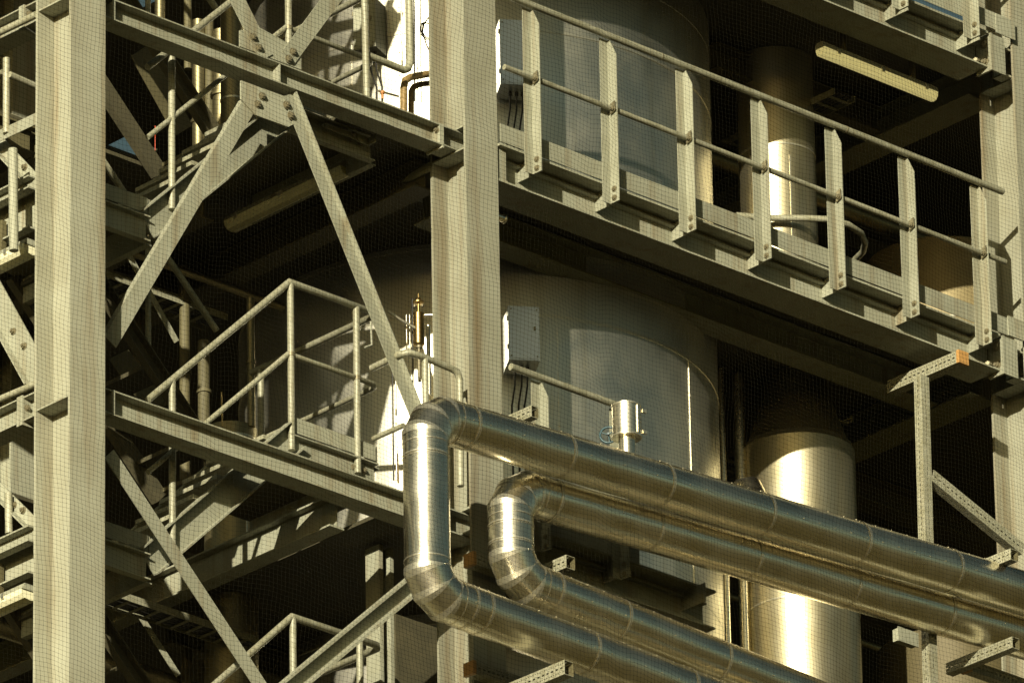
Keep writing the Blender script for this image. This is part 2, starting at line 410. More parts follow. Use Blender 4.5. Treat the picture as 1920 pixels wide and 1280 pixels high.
k_lab = [
 ('faint floor beam running inward behind the long brace', (-.85, 1.95, 30.5), (-.85, 9.5, 30.5), .22, .2),
 ('faint floor beam running inward left of the middle column', (.05, .5, 30.5), (.05, 9.5, 30.5), .22, .2),
 ('faint cross beam behind the long brace', (-2.4, 3.2, 30.5), (.0, 3.2, 30.5), .2, .16),
 ('walkway rear beam under the long guard rail floor, in front of the tank', (.4, .9, 30.49), (5.70, .9, 30.49), .23, .22),
 ('floor beam running inward behind the right column, under the walkway floor', (5.86, .45, 30.49), (5.86, 9.5, 30.49), .25, .30),
 ('floor beam running inward behind the right column, at the upper floor', (5.97, .45, 33.08), (5.97, 9.5, 33.08), .25, .30),
 ('cross beam right of the second vessel under the walkway floor', (6.02, 2.6, 30.5), (14, 2.6, 30.5), .22, .2),
 ('deep cross beam further inside under the walkway floor', (6.02, 4.4, 30.5), (14, 4.4, 30.5), .22, .2),
 ('cross beam at the upper right floor, above the lamp', (4.0, 1.5, 33.08), (5.8, 1.5, 33.08), .22, .2),
 ('deep cross beam at the upper right floor', (6.15, 3.2, 33.08), (14, 3.2, 33.08), .22, .2),
 ('floor beam running inward behind the left stair landing', (-2.4, 2.0, 30.5), (-2.4, 9.5, 30.5), .22, .16),
 ('cross beam behind the stairs at the walkway floor', (-3.6, 2.0, 30.5), (-2.5, 2.0, 30.5), .22, .16),
 ('sunlit floor beam running inward under the lower left floor', (-1.02, .32, 27.44), (-1.02, 9.5, 27.44), .24, .14),
 ('second floor beam running inward under the lower left floor', (-1.9, 2.0, 27.5), (-1.9, 9.5, 27.5), .22, .14),
 ('third floor beam running inward under the lower left floor', (-3.1, 2.0, 27.5), (-3.1, 9.5, 27.5), .22, .14),
 ('cross beam under the middle of the lower floor', (-.4, 2.9, 27.5), (5.8, 2.9, 27.5), .22, .14)]
for lab, p0, p1, h, bb in k_lab: gridbeam(lab, p0, p1, h, bb, 'paint' if ('sunlit' in lab or 'right column' in lab or 'rear beam' in lab) else 'dark')  # beams out of the sun get a dark copy, shade put into the colour

# ------------------------------------------------------------------ big tank
TX, TY, TR = 2.575, 2.66, 1.84
t = thing('storage_tank', 'huge metal clad cylindrical tank standing behind the middle column and the long guard rail', 'tank', (TX, TY, -1.3))
SEAMZ = [25.5, 27.55, 30.045, 32.42]
b = MB(); b.lathe([(TR, -1.3), (TR, 36)], (TX, TY, 0), 160); b.build('shell', 'tank', t)
def ring(c, R, z, h, out, n=120, a0=0, a1=2*PI):
    b = MB(); b.lathe([(R, z-h/2), (R+out, z-h/2), (R+out, z+h/2), (R, z+h/2)], (c[0], c[1], 0), n, a0, a1); return b
for z in SEAMZ:
    ring((TX, TY), TR-.001, z, .02, .007, 160).build('seam_band', 'seam', t)
    ring((TX, TY), TR-.001, z+.55, .008, .003, 160).build('seam_band', 'tank', t)
cang = math.atan2(-Fv[1], -Fv[0])         # direction of the camera seen from the tank
def tang(u): return cang+math.asin(max(-1, min(1, u)))     # u = sideways offset / radius, + = right
def vseam(u, z0, z1, r=None):
    a = tang(u); rr = TR+.003
    b = MB(); cx, cy = TX+rr*math.cos(a), TY+rr*math.sin(a)
    er = Vector((math.cos(a), math.sin(a), 0)); et = Vector((-math.sin(a), math.cos(a), 0))
    b.obox((cx, cy, z0), er, et, Z_, -.004, .0006, -.003, .003, z1-z0)
    for k in range(int((z1-z0)/.19)):
        b.hexbolt((cx+er.x*.003, cy+er.y*.003, z0+.08+k*.19), er, .007, .005, False)
    b.build('vertical_seam', 'seam' if r else 'tank', t)
vseam(.87, 27.57, 30.04, 1); vseam(.9, 30.66, 32.41); vseam(-.3, 30.66, 33.2); vseam(-.42, 27.7, 30.04); vseam(-.5, 30.66, 32.41)
vseam(.33, 28.5, 30.04); vseam(.55, 30.66, 32.41); vseam(.0, 27.6, 30.)

def radial_box(name, label, cat, u, z0, z1, wd, dp, off=.02, mt='clad', c=(TX, TY), R=TR, legs=True):
    a = tang(u); er = Vector((math.cos(a), math.sin(a), 0)); et = Vector((-math.sin(a), math.cos(a), 0))
    o = Vector((c[0], c[1], 0))+er*(R+off)
    t = thing(name, label, cat, o+Z_*z0)
    b = MB(); b.obox(o+Z_*z0, et, er, Z_, -wd/2, wd/2, 0, dp, z1-z0); b.build('body', mt, t)
    b = MB(); b.obox(o+Z_*(z0+.012), et, er, Z_, -wd/2+.008, wd/2-.008, dp+.001, dp+.006, z1-z0-.024); b.build('cover', mt, t)
    for sx in (-1, 1):
        for sz in (0, 1):
            b = MB(); b.hexbolt(o+et*(sx*(wd/2-.02))+er*(dp+.006)+Z_*(z0+.03 if sz == 0 else z1-.03), er, .006, .004, False); b.build('screw', 'bolt', t)
    for zz in (z0+.09, z1-.12):
        b = MB(); b.tube([o-et*(wd/2+.004)+er*(dp-.004)+Z_*zz, o-et*(wd/2+.004)+er*(dp-.004)+Z_*(zz+.035)], .006, 8); b.build('hinge', 'bolt', t)
    b = MB(); b.obox(o+Z_*(z0+(z1-z0)*.55), et, er, Z_, wd/2-.045, wd/2-.03, dp+.006, dp+.018, .03); b.build('lock', 'bolt', t)
    b = MB()
    for sx in (-.05, 0, .045):
        q_ = o+et*sx+er*(dp*.5)+Z_*z0; b.tube([q_, q_-Z_*.03], .013, 10); b.tube([q_-Z_*.03, q_-Z_*.14-er*.02, q_-Z_*.24-er*(dp*.5+off-.008), q_-Z_*.9-er*(dp*.5+off-.008)], .007, 8)
    b.build('cable_glands', 'cable', t)
    if off > .03:
        b = MB(); b.obox(o+Z_*(z0+.1), et, er, Z_, -wd/2+.04, wd/2-.04, -off+.004, -.001, .06); b.obox(o+Z_*(z1-.16), et, er, Z_, -wd/2+.04, wd/2-.04, -off+.004, -.001, .06); b.build('standoff', 'bolt', t)
    return t
def zfor(px, py, u, dp):
    """height at which a point on the tank at sideways offset u (plus dp) shows at py"""
    a = tang(u); x = TX+(TR+dp)*math.cos(a); y = TY+(TR+dp)*math.sin(a)
    p = P(px, py, Y=y); return p.z
radial_box('junction_box', 'pale metal clad box mounted on the tank right of the middle column, below the walkway', 'box', .165, zfor(984, 674, .165, .32), zfor(984, 574, .165, .32), .235, .27, .04, 'box')
radial_box('junction_box', 'metal clad box on the tank half hidden behind the first railing post', 'box', .165, zfor(980, 160, .165, .32), zfor(980, 40, .165, .32), .29, .27, .04, 'box')
radial_box('control_cabinet', 'white sunlit cabinet on the tank left of the middle column near the top', 'cabinet', -.395, zfor(712, 103, -.395, .2), zfor(712, 12, -.395, .2), .185, .19, .03, M['paint'])

# ------------------------------------------------------------------ second vessel, flue pipes, dark drum
def vessel(name, label, cat, x, y, r, z0, z1, seams, vs, mt='clad', n=72, extra=None):
    t = thing(name, label, cat, (x, y, z0))
    prof = [(0.001, z0), (r, z0), (r, z1), (0.001, z1)] if extra is None else extra
    b = MB(); b.lathe(prof, (x, y, 0), n); b.build('shell', mt, t)
    for z in seams: ring((x, y), r-.001, z, .014, .006, n).build('seam_band', 'seam', t)
    for u, za, zb in vs:
        a = tang(u); er = Vector((math.cos(a), math.sin(a), 0)); et = Vector((-math.sin(a), math.cos(a), 0))
        b = MB(); b.obox(Vector((x, y, za))+er*(r+.001), er, et, Z_, -.004, .003, -.005, .005, zb-za); b.build('vertical_seam', 'seam', t)
    return t
# lower, wide part of the vessel
c1 = P(1497, 880, Y=1.55)
R1 = .44
vessel('process_vessel', 'bright metal clad vessel right of the tank, seen above and below the big pipes', 'vessel', c1.x, 1.55, R1, 24.0, 29.62, [25.62, 26.4, 27.12, 28.62, 29.32], [(-.05, 28.63, 29.09), (.45, 25.7, 27.1)], 'duct', 72,
       [(R1, 24.0), (R1, 29.98), (R1-.02, 30.03), (.02, 30.032)])
b = MB(); b.lathe([(R1-.035, 30.033), (.26, 30.45), (.24, 30.62)], (c1.x, 1.55, 0), 64); b.build('cone', 'duct2', bpy.data.objects['process_vessel'])  # darker metal on the cone imitates the shade it stands in
c2 = P(1458, 330, Y=1.45)
vessel('flue_pipe', 'upright metal clad duct behind the fourth railing post, lit in its lower half', 'duct', c2.x, 1.45, .30, 30.66, 33.24, [31.45, 32.4], [(.3, 31.5, 32.3)], 'duct')
c4 = P(1765, 480, Y=2.35)
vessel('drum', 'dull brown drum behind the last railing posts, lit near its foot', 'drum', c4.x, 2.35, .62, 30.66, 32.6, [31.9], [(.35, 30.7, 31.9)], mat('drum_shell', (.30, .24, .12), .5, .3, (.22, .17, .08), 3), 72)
c5 = P(1352, 700, Y=2.2)
for px_, lab in ((1352, 'thin upright tube close to the right edge of the tank'), (1384, 'thin dark upright tube right of the tank, left of the vessel')):
    c5 = P(px_, 700, Y=1.75)
    vessel('riser_pipe', lab, 'pipe', c5.x, 1.75, .022 if px_ == 1352 else .045, 27.66, 30.6, [29.2, 28.9, 29.5] if px_ == 1352 else [29.0], [], 'clad', 16)
# squat casing left of vessel on the lower level
c6 = P(1412, 930, Y=1.25)
t = thing('pipe_elbow', 'clad elbow between the tank and the bright vessel, just above the top pipe', 'pipe', c6, None)
b = MB(); pts = [P(1392, 918, Y=1.35), P(1408, 915, Y=1.2), P(1418, 935, Y=1.1), P(1420, 1000, Y=1.1)]; b.tube(pts, .09, 24, True, True); b.build('bend', 'clad', t)
c7 = P(1790, 1200, Y=2.0)
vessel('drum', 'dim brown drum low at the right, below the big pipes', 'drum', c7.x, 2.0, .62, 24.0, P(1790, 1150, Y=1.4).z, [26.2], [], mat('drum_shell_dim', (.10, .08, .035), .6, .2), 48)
q = P(1684, 1176, Y=.6)
t = thing('duct_box', 'pale square duct end glimpsed below the second pipe at the lower right', 'duct', q)
b = MB(); b.box(q.x, q.x+.20, .6, .66, q.z-.10, q.z); b.build('casing', 'paint', t)
b = MB(); b.box(q.x-.008, q.x+.208, .590, .5995, q.z-.108, q.z+.008); b.build('flange', 'paint', t)
# ------------------------------------------------------------------ the big pipes
def clad_pipe(label, Yp, corners, r, up_rings, low_rings, vert_rings):
    """corners: far end top, top corner, bottom corner, far end bottom (world points)"""
    A0, A1, B1, B0 = corners
    t = thing('insulated_pipe', label, 'pipe', A1, 'metal clad expansion loops')
    bend = .235
    def gored(p_in, c, p_out, k=3):
        d0 = (p_in-c).normalized(); d1 = (p_out-c).normalized()
        s = c+d0*bend; e = c+d1*bend
        ctr_dir = (d0+d1).normalized(); ang = d0.angle(d1)
        ctr = c+ctr_dir*(bend/math.cos(ang/2)); rad = (s-ctr).length
        v0 = (s-ctr).normalized(); v1 = (e-ctr).normalized(); th = v0.angle(v1)
        perp = (v1-v0*v0.dot(v1)).normalized()
        pts = []
        rr = rad/math.cos(th/k/2)
        pts.append(s)
        for i in range(k):
            al = th*(i+.5)/k
            pts.append(ctr+(v0*math.cos(al)+perp*math.sin(al))*rr)
        pts.append(e)
        return pts
    g1 = gored(A0, A1, B1); g2 = gored(A1, B1, B0)
    b = MB(); b.tube([A0, g1[0]], r, 64); b.build('upper_run', 'clad', t)
    b = MB(); b.tube([g1[-1], g2[0]], r, 64, False); b.build('vertical_run', 'clad', t)
    b = MB(); b.tube([g2[-1], B0], r, 64); b.build('lower_run', 'clad', t)
    for g_ in (g1, g2):
        b = MB(); b.tube(g_, r+.0015, 64, False, True); e = b.build('elbow', 'clad', t)
        # standing seams between the gores
        for i in range(1, len(g_)-1):
            d0 = (g_[i]-g_[i-1]).normalized(); d1 = (g_[i+1]-g_[i]).normalized(); nn = (d0+d1).normalized()
            sb = MB(); sb.tube([g_[i]-d0*.004, g_[i], g_[i]+d1*.004], r+.0045, 64, False, True); sb.build('seam_band', 'seam', e, True)
        for p_, q_ in ((g_[0], g_[1]), (g_[-1], g_[-2])):
            d0 = (p_-q_).normalized()
            sb = MB(); sb.tube([p_-d0*.004, p_+d0*.004], r+.0045, 64, False); sb.build('seam_band', 'seam', e, True)
    def bands(p, q, dists):
        d = (q-p).normalized()
        for s in dists:
            c = p+d*s
            b = MB(); b.tube([c-d*.006, c+d*.006], r+.0055, 64, False); b.tube([c+d*.014, c+d*.02], r+.003, 64, False); b.build('seam_band', 'seam', t)
            b = MB(); b.hexbolt(c+Z_*(r+.004)-Y_*.02, Z_, .007, .008, False); b.build('rivet', 'bolt', t)
    view = Vector((-Fv[0], -Fv[1], -Fv[2]))
    for p_, q_ in ((g1[0], A0), (g2[-1], B0)):
        d = (q_-p_).normalized(); L_ = (q_-p_).length; v_ = (view-d*view.dot(d)).normalized(); u_ = d.cross(v_); u_ = u_ if u_.z > 0 else -u_
        def at(al): return v_*math.cos(al)+u_*math.sin(al)
        b = MB(); n1 = at(.42); b.obox(p_+n1*(r-.001), d.cross(n1), n1, d, -.006, .006, 0, .003, L_); n2 = at(1.45)
        for i in range(int(L_/.165)):
            b.hexbolt(p_+d*(.08+i*.165)+n1*(r+.0015), n1, .004, .0025, False); b.hexbolt(p_+d*(.08+i*.165)+n2*(r-.001), n2, .0035, .0018, False)
        b.build('lap_seam', 'clad', t)
    bands(A1, A0, up_rings); bands(B1, B0, low_rings); bands(A1, B1, vert_rings)
    return t
Y1, Y2 = -.70, -.42
r1 = .1655
a0 = P(2050, 1150, Y=Y1); a1 = P(800, 779, Y=Y1); b1 = P(800, 1110, Y=Y1); b0 = P(1560, 1398, Y=Y1); b1.x = a1.x = (a1.x+b1.x)/2
def dist_px(pts, corner, Yp): return [(P(x, y, Y=Yp)-corner).length for x, y in pts]
clad_pipe('outer shiny pipe loop, its bends furthest left, before the middle column', Y1, (a0, a1, b1, b0), r1,
          dist_px([(871, 800), (1050, 852), (1235, 905), (1424, 962), (1603, 1014), (1776, 1068)], a1, Y1),
          dist_px([(868, 1136), (896, 1147), (1095, 1219), (1280, 1292)], b1, Y1), [.33])
a0 = P(2050, 1232, Y=Y2); a1 = P(958, 917, Y=Y2); b1 = P(958, 1082, Y=Y2); b0 = P(1640, 1360, Y=Y2); b1.x = a1.x = (a1.x+b1.x)/2
clad_pipe('inner pipe loop nested inside the outer one, shiny clad pipe with short upright', Y2, (a0, a1, b1, b0), r1-.001,
          dist_px([(1026, 935), (1215, 990), (1400, 1044), (1585, 1096), (1762, 1150)], a1, Y2),
          dist_px([(1028, 1110), (1154, 1160), (1342, 1238)], b1, Y2), [.30, .44])

# ------------------------------------------------------------------ vent canister on the top pipe
pc = P(1176, 846, Y=-.66)
t = thing('vent_canister', 'shiny metal canister on a short neck standing on the top pipe', 'canister', pc)
b = MB(); zt = P(1176, 762, Y=-.66).z; zb = P(1176, 822, Y=-.66).z; cc = (pc.x, pc.y, 0)
b.lathe([(.001, zb), (.106, zb), (.106, zt), (.102, zt+.004), (.001, zt+.006)], cc, 48); b.build('body', 'clad', t)
b = MB(); b.lathe([(.062, pc.z-.12), (.062, zb+.001)], cc, 32); b.build('neck', 'clad', t)
ring(cc, .105, zt-.006, .012, .005, 48).build('rim_band', 'seam', t); ring(cc, .105, zb+.008, .012, .005, 48).build('rim_band', 'seam', t)
a = tang(.75); b = MB(); b.obox(Vector(cc)+Vector((math.cos(a), math.sin(a), 0))*.106+Z_*(zb+.02), Vector((math.cos(a), math.sin(a), 0)), Vector((-math.sin(a), math.cos(a), 0)), Z_, 0, .008, -.006, .006, zt-zb-.04)
for zz in (zb+.04, zt-.05): b.box(cc[0]+.085, cc[0]+.125, cc[1]-.085, cc[1]-.07, zz, zz+.03)
b.build('latch', 'seam', t)
hw = P(1141, 815, Y=-.52)
t = thing('handwheel', 'small blue valve handwheel left of the shiny canister', 'valve wheel', hw)
b = MB(); n_ = 20; hd = Vector((-.75, -.66, 0)); hu = hd.cross(Z_).normalized()
b.tube([hw+(hu*math.cos(i*2*PI/n_)+Z_*math.sin(i*2*PI/n_))*.062 for i in range(n_+1)], .008, 8, False); b.build('rim', 'blue', t)
b = MB()
for i in range(3): b.tube([hw, hw+(hu*math.cos(i*2*PI/3+.4)+Z_*math.sin(i*2*PI/3+.4))*.06], .005, 6)
b.tube([hw+hd*.03, hw-hd*.12], .009, 8); b.build('spokes', 'blue', t)

# ------------------------------------------------------------------ perforated strut channels
def perf_strip(b, o, d, n, wd, L, th=.004, pitch=.05, nrm=None):
    """strip of width wd along d with three rows of small slots; n across"""
    o, d, n = Vector(o), Vector(d).normalized(), Vector(n).normalized()
    nrm = d.cross(n) if nrm is None else Vector(nrm)
    e = [-.5, -.33, -.27, -.055, .055, .27, .33, .5]
    for i in (0, 2, 4, 6): b.obox(o, n, nrm, d, e[i]*wd, e[i+1]*wd, 0, th, L)
    k = max(1, int(L/pitch)); pt = L/k
    for i in range(k):
        b.obox(o+d*(i*pt), n, nrm, d, e[3]*wd, e[4]*wd, 0, th, pt*.45)
        for q in (0, .5):
            for j in (1, 5): b.obox(o+d*((i+q)*pt), n, nrm, d, e[j]*wd, e[j+1]*wd, 0, th, pt*.28)
def perf_sides(b, o, d, n, wd, L, **kw): perf_strip(b, o, d, n, wd, L, **kw)
def strut(name, label, p0, p1, front, wd=.1, dp=.09, cap=None, group='perforated strut channels', pitch=.045):
    """box-like perforated channel from p0 to p1; front = outward normal of its web"""
    p0, p1 = Vector(p0), Vector(p1); d = (p1-p0); L = d.length; d.normalize()
    f = Vector(front); f = (f-d*f.dot(d)).normalized(); s = d.cross(f).normalized()
    t = thing(name, label, 'strut', p0, group)
    b = MB(); perf_strip(b, p0+f*dp/2, d, s, wd-.001, L, .004, pitch, f*-1); b.build('web', 'galv', t)
    for sg in (-1, 1):
        b = MB(); perf_strip(b, p0+s*(sg*wd/2), d, f, dp-.012, L, .004, pitch, s*(-sg)); b.build('flange', 'galv', t)
    b = MB(); b.obox(p0-f*(dp/2-.001), s, f, d, -wd/2+.006, wd/2-.006, 0, .003, L); b.build('backing', 'dark', t)
    if cap is not None:
        q = p0-d*.03 if cap == 0 else p1
        b = MB(); b.obox(q, s, f, d, -wd/2-.003, wd/2+.003, -dp/2-.003, dp/2+.003, .03); b.build('end_cap', 'orange', t)
    return t
strut('strut_channel', 'tall perforated upright channel hanging at the right, reaching down to the top pipe', P(1727, 708, Y=-.30), P(1737, 1060, Y=-.30), -Y_, .085, .085)
strut('strut_channel', 'slanting perforated channel from the tall upright to the right column', P(1742, 893, Y=-.30), P(1912, 1032, Y=-.30), -Y_, .10, .08)
q0 = P(1802, 672, Y=-.22); q1 = q0+Y_*.75
strut('strut_channel', 'perforated arm with an orange end cap under the walkway beam near the right column', q0, q1, -X_, .10, .10, 0)
strut('strut_channel', 'lower part of the upright channel, below the second pipe', P(1741, 1175, Y=-.30), P(1745, 1300, Y=-.30), -Y_, .085, .085)
q0 = P(1902, 1040, Y=-.95)
strut('strut_channel', 'perforated cross arm carrying the top pipe at the right edge', q0, q0+Y_*.95, -X_, .09, .08)
q0 = P(1905, 1205, Y=-.75)
strut('strut_channel', 'perforated cross arm under the second pipe at the lower right corner', q0, q0+Y_*.7, -X_, .09, .08)
q0 = P(1815, 1250, Y=-.12)
strut('strut_channel', 'perforated arm with orange end at the lower right corner', q0, q0+X_*.9, -Y_, .09, .09, 0)
q0 = P(884, 1050, Y=-.12)
strut('strut_channel', 'orange capped perforated rail between the two pipe bends', q0, q0+X_*1.3, -Y_, .095, .10, 0)
q0 = P(1070, 1054, Y=-.45)
strut('strut_channel', 'short perforated arm right of the inner pipe bend', q0, q0+Y_*.32, -X_, .10, .09)
q0 = P(884, 1254, Y=-.12)
strut('strut_channel', 'orange capped perforated rail at the bottom edge, under the lowest pipe', q0, q0+X_*1.6, -Y_, .095, .10, 0)
q0 = P(1067, 1252, Y=-1.0)
strut('strut_channel', 'perforated arm under the lowest pipe near the bottom edge', q0, q0+Y_*.85, -X_, .11, .09)
q0 = P(1003, 772, Y=-.60)
strut('strut_channel', 'perforated arm above the top pipe, left of the shiny canister', q0, q0+Y_*.40, -X_, .09, .07)

# ------------------------------------------------------------------ stairs in the left bay
XL, XR, RISE = -2.68, -1.34, 1.3075
SY0, SY1, SY2 = .50, 1.15, 1.85
def flight(x0, z0, x1, z1, ya, yb, label, rail=True, posts=(), nearmt='paint'):
    t = thing('stair_flight', label, 'stairs', (x0, ya, z0), 'stair flights of the left bay')
    p0, p1 = Vector((x0, 0, z0)), Vector((x1, 0, z1)); d = (p1-p0); L = d.length; d.normalize(); n = d.cross(Y_); n = n if n.z > 0 else -n
    for y, s in ((ya, -1), (yb, 1)):
        b = MB(); o = p0+Y_*y-n*.06
        b.prism(chan_prof(.22 if rail else .13, .065, .008, .011), o-d*.05, Y_*s, n, d, L+.08); b.build('stringer', 'paint' if rail else 'deck', t)  # far stringers take the dark deck colour in place of shade
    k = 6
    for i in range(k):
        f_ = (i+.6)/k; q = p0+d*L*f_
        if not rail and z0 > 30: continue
        b = MB(); b.box(q.x-.12, q.x+.12, ya+.012, yb-.012, q.z-.02, q.z+.012); b.build('tread', 'galv' if rail else 'deck', t)  # far treads darkened for shade in the same way
    if rail:
        hr = 1.16
        for h, r in ((hr, .026), (hr*.52, .02)):
            b = MB(); b.tube([p0+Y_*(ya-.03)+Z_*h-d*.0, p1+Y_*(ya-.03)+Z_*h], r, 12); b.build('handrail', 'galv', t)
        for px_ in posts:
            f_ = (px_-x0)/(x1-x0); q = p0+d*L*f_
            b = MB(); b.tube([(q.x, ya-.03, q.z-.12), (q.x, ya-.03, q.z+hr)], .026, 12); b.build('post', 'galv', t)
    return t
def landing(x0, x1, ya, yb, z, label, rails, name='stair_landing'):
    t = thing(name, label, 'landing', (x0, ya, z), 'stair landings of the left bay')
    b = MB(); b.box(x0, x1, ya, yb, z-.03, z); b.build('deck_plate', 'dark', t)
    b = MB(); b.prism(chan_prof(.20, .06, .008, .011), (x0, ya-.001, z-.13), -Y_, Z_, X_, x1-x0); b.build('edge_channel', 'paint', t)
    xe = x1 if rails else x0
    b = MB(); b.prism(chan_prof(.20, .06, .008, .011), (x1+.001, ya, z-.13), X_, Z_, Y_, yb-ya) ; b.build('edge_channel', 'paint', t)
    b = MB(); b.box(x0, x1, ya-.03, ya-.024, z, z+.12); b.box(x1+.02, x1+.026, ya-.02, yb, z, z+.12); b.build('kick_plate', 'paint', t)
    if rails:
        hr = 1.17; y0 = ya-.035
        for h, r in ((hr, .026), (.60, .02)):
            b = MB(); b.tube([(x0, y0, z+h), (x1-.02, y0, z+h), (x1+.03, y0+.05, z+h), (x1+.03, yb, z+h)], r, 12); b.build('top_rail' if h > 1 else 'mid_rail', 'galv', t)
        for x, y in (((x0+.02, y0), (x1-.18, y0), (x1+.03, yb-.1)) if z < 30 else ((x0+.02, y0), (x1+.03, yb-.1))):
            b = MB(); b.tube([(x, y, z-.15), (x, y, z+hr)], .026, 12); p_ = b.build('post', 'galv', t)
            b = MB(); b.tube([(x, y, z+.585), (x, y, z+.615)], .031, 12); b.build('collar', 'bolt', p_, True)
        b = MB(); b.hexbolt((x1-.1, ya-.009, z-.1), -Y_, .018); b.hexbolt((x1-.2, ya-.009, z-.1), -Y_, .018); b.build('bolt', 'bolt', t)
    return t
names_n = {-1: 'lowest', 0: 'middle', 1: 'upper'}
for k in (-1, 0, 1, 2):
    zr = 28.04+2.615*k; zl = zr-RISE
    word = {-1: 'at the bottom edge', 0: 'in the middle of the left bay', 1: 'behind the wide brace', 2: 'at the top edge'}[k]
    flight(XL, zl, XR, zr, SY0, SY1, 'near stair flight rising to the right '+word, True, (-2.45,))
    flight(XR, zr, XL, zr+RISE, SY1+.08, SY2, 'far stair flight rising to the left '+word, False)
    if k < 2:
        POSTS2 = k != 1
        landing(XR, -.50, SY0, SY2, zr, 'right hand stair landing with tube rails '+word if k != 1 else 'right hand stair landing with tube rails above the upper beam', True)
    landing(-3.55, XL, SY0, SY2, zl, 'left hand stair landing '+word, False)
# inner handrail posts of the far flights, in shade
for k in (0, 1):
    zr = 28.04+2.615*k
    t = thing('handrail', 'dark bent handrail of the far stair flight '+('in the middle' if k == 0 else 'at the top'), 'railing', (XL, SY1+.1, zr))
    b = MB(); b.tube([(XR, SY1+.1, zr+1.05), (XL-.05, SY1+.1, zr+RISE+1.05), (XL-.12, SY1+.1, zr+RISE+.9), (XL-.12, SY1+.1, zr+RISE-.1)], .024, 10); b.build('rail', 'galv', t)
    b = MB(); b.tube([(-2.0, SY1+.1, zr+.6), (-2.0, SY1+.1, zr+1.6)], .022, 10); b.build('post', 'galv', t)
q = P(712, 1100, Y=.9)
t = thing('steel_column', 'slim upright H post behind the lower beam, left of the outer pipe loop', 'column', (q.x, .9, -1.3))
b = MB(); b.prism(ibeam_prof(.14, .15, .008, .035), (q.x, .9, -1.3), Y_, -X_, Z_, 28.9); b.build('shaft', 'paint', t)
# big dark columns inside the stair bay
for x, y, lab in ((-3.15, 2.3, 'inner steel column behind the far stair flight'), (-.2, 4.9, 'inner steel column behind the tank side')):
    t = thing('steel_column', lab, 'column', (x, y, -1.3), 'steel columns inside')
    b = MB(); b.prism(ibeam_prof(.3, .3, .012, .018), (x, y, -1.3), X_, Y_, Z_, 37); b.build('shaft', 'paint', t)
# interior diagonal braces; the broad ones have shade put into their colour
brace((238, 470), (332, 640), 2.4, .05, 'thin dark brace deep behind the stairs, upper', 0, name='diagonal_brace')
brace((235, 1108), (335, 1265), 2.4, .05, 'thin dark brace deep behind the stairs, lower', 0, name='diagonal_brace')
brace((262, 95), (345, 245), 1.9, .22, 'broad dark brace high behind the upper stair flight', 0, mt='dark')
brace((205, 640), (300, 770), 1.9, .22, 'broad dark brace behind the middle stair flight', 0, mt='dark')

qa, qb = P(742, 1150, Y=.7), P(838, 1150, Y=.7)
tag(MB().box(qa.x, qb.x, .7, .72, 23.0, qa.z).build('shade_panel', 'deck'), 'dark panel added for shade at the bottom edge, left of the middle column', 'panel')  # added dark sheet that stands for shade and hides the bright tank foot
# ------------------------------------------------------------------ plant deep inside
RUNS = [  # px, top, bottom, Y, radius, material (dark: shade put into the colour), words
 (372, 40, 420, 3.0, .05, 'duct2', 'dull pipe riser behind the upper stairs, right of the lit post'),
 (392, 40, 330, 3.4, .035, 'dark', 'thin pipe riser behind the upper stairs'),
 (415, 60, 300, 2.6, .07, 'duct2', 'wide dull pipe riser near the brace plate'),
 (352, -20, 130, 2.4, .03, 'dark', 'thin riser at the top edge behind the upper left beam'),
 (300, -20, 140, 3.0, .04, 'duct2', 'dull riser at the top edge, left part of the bay'),
 (262, 430, 700, 3.6, .05, 'dark', 'shade coloured riser in the dark behind the wide brace'),
 (346, 500, 900, 2.9, .04, 'dark', 'shade coloured upright tube behind the middle stairs'),
 (382, 640, 830, 2.5, .045, 'dark', 'shade coloured riser behind the middle stair handrail'),
 (470, 560, 800, 2.2, .03, 'duct2', 'thin riser beside the small dark vessel'),
 (350, 1080, 1290, 2.9, .045, 'dark', 'shade coloured upright tube behind the lowest stairs'),
 (395, 1120, 1290, 3.2, .12, 'duct2', 'wide dull riser behind the lowest stairs'),
 (1652, 940, 1060, 3.0, .05, 'duct2', 'dull riser in the dark right of the bright vessel'),
 (1690, 880, 1010, 3.4, .035, 'duct2', 'thin riser in the dark by the tall strut'),
 (1640, 250, 520, 3.4, .05, 'duct2', 'dull riser between fifth and sixth railing post'),
 (1790, 250, 430, 4.0, .05, 'duct2', 'dull riser behind the last railing posts')]
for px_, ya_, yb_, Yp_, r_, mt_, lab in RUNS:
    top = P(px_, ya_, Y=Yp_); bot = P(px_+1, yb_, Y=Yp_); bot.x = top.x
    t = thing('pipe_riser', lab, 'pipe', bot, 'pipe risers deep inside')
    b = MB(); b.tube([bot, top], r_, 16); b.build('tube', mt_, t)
    n_ = max(1, int((top.z-bot.z)/.55))
    for i in range(n_):
        zc_ = bot.z+(i+.5)*(top.z-bot.z)/n_
        b = MB(); b.tube([(top.x, Yp_, zc_-.012), (top.x, Yp_, zc_+.012)], r_*1.25, 16); b.build('coupling', mt_, t)
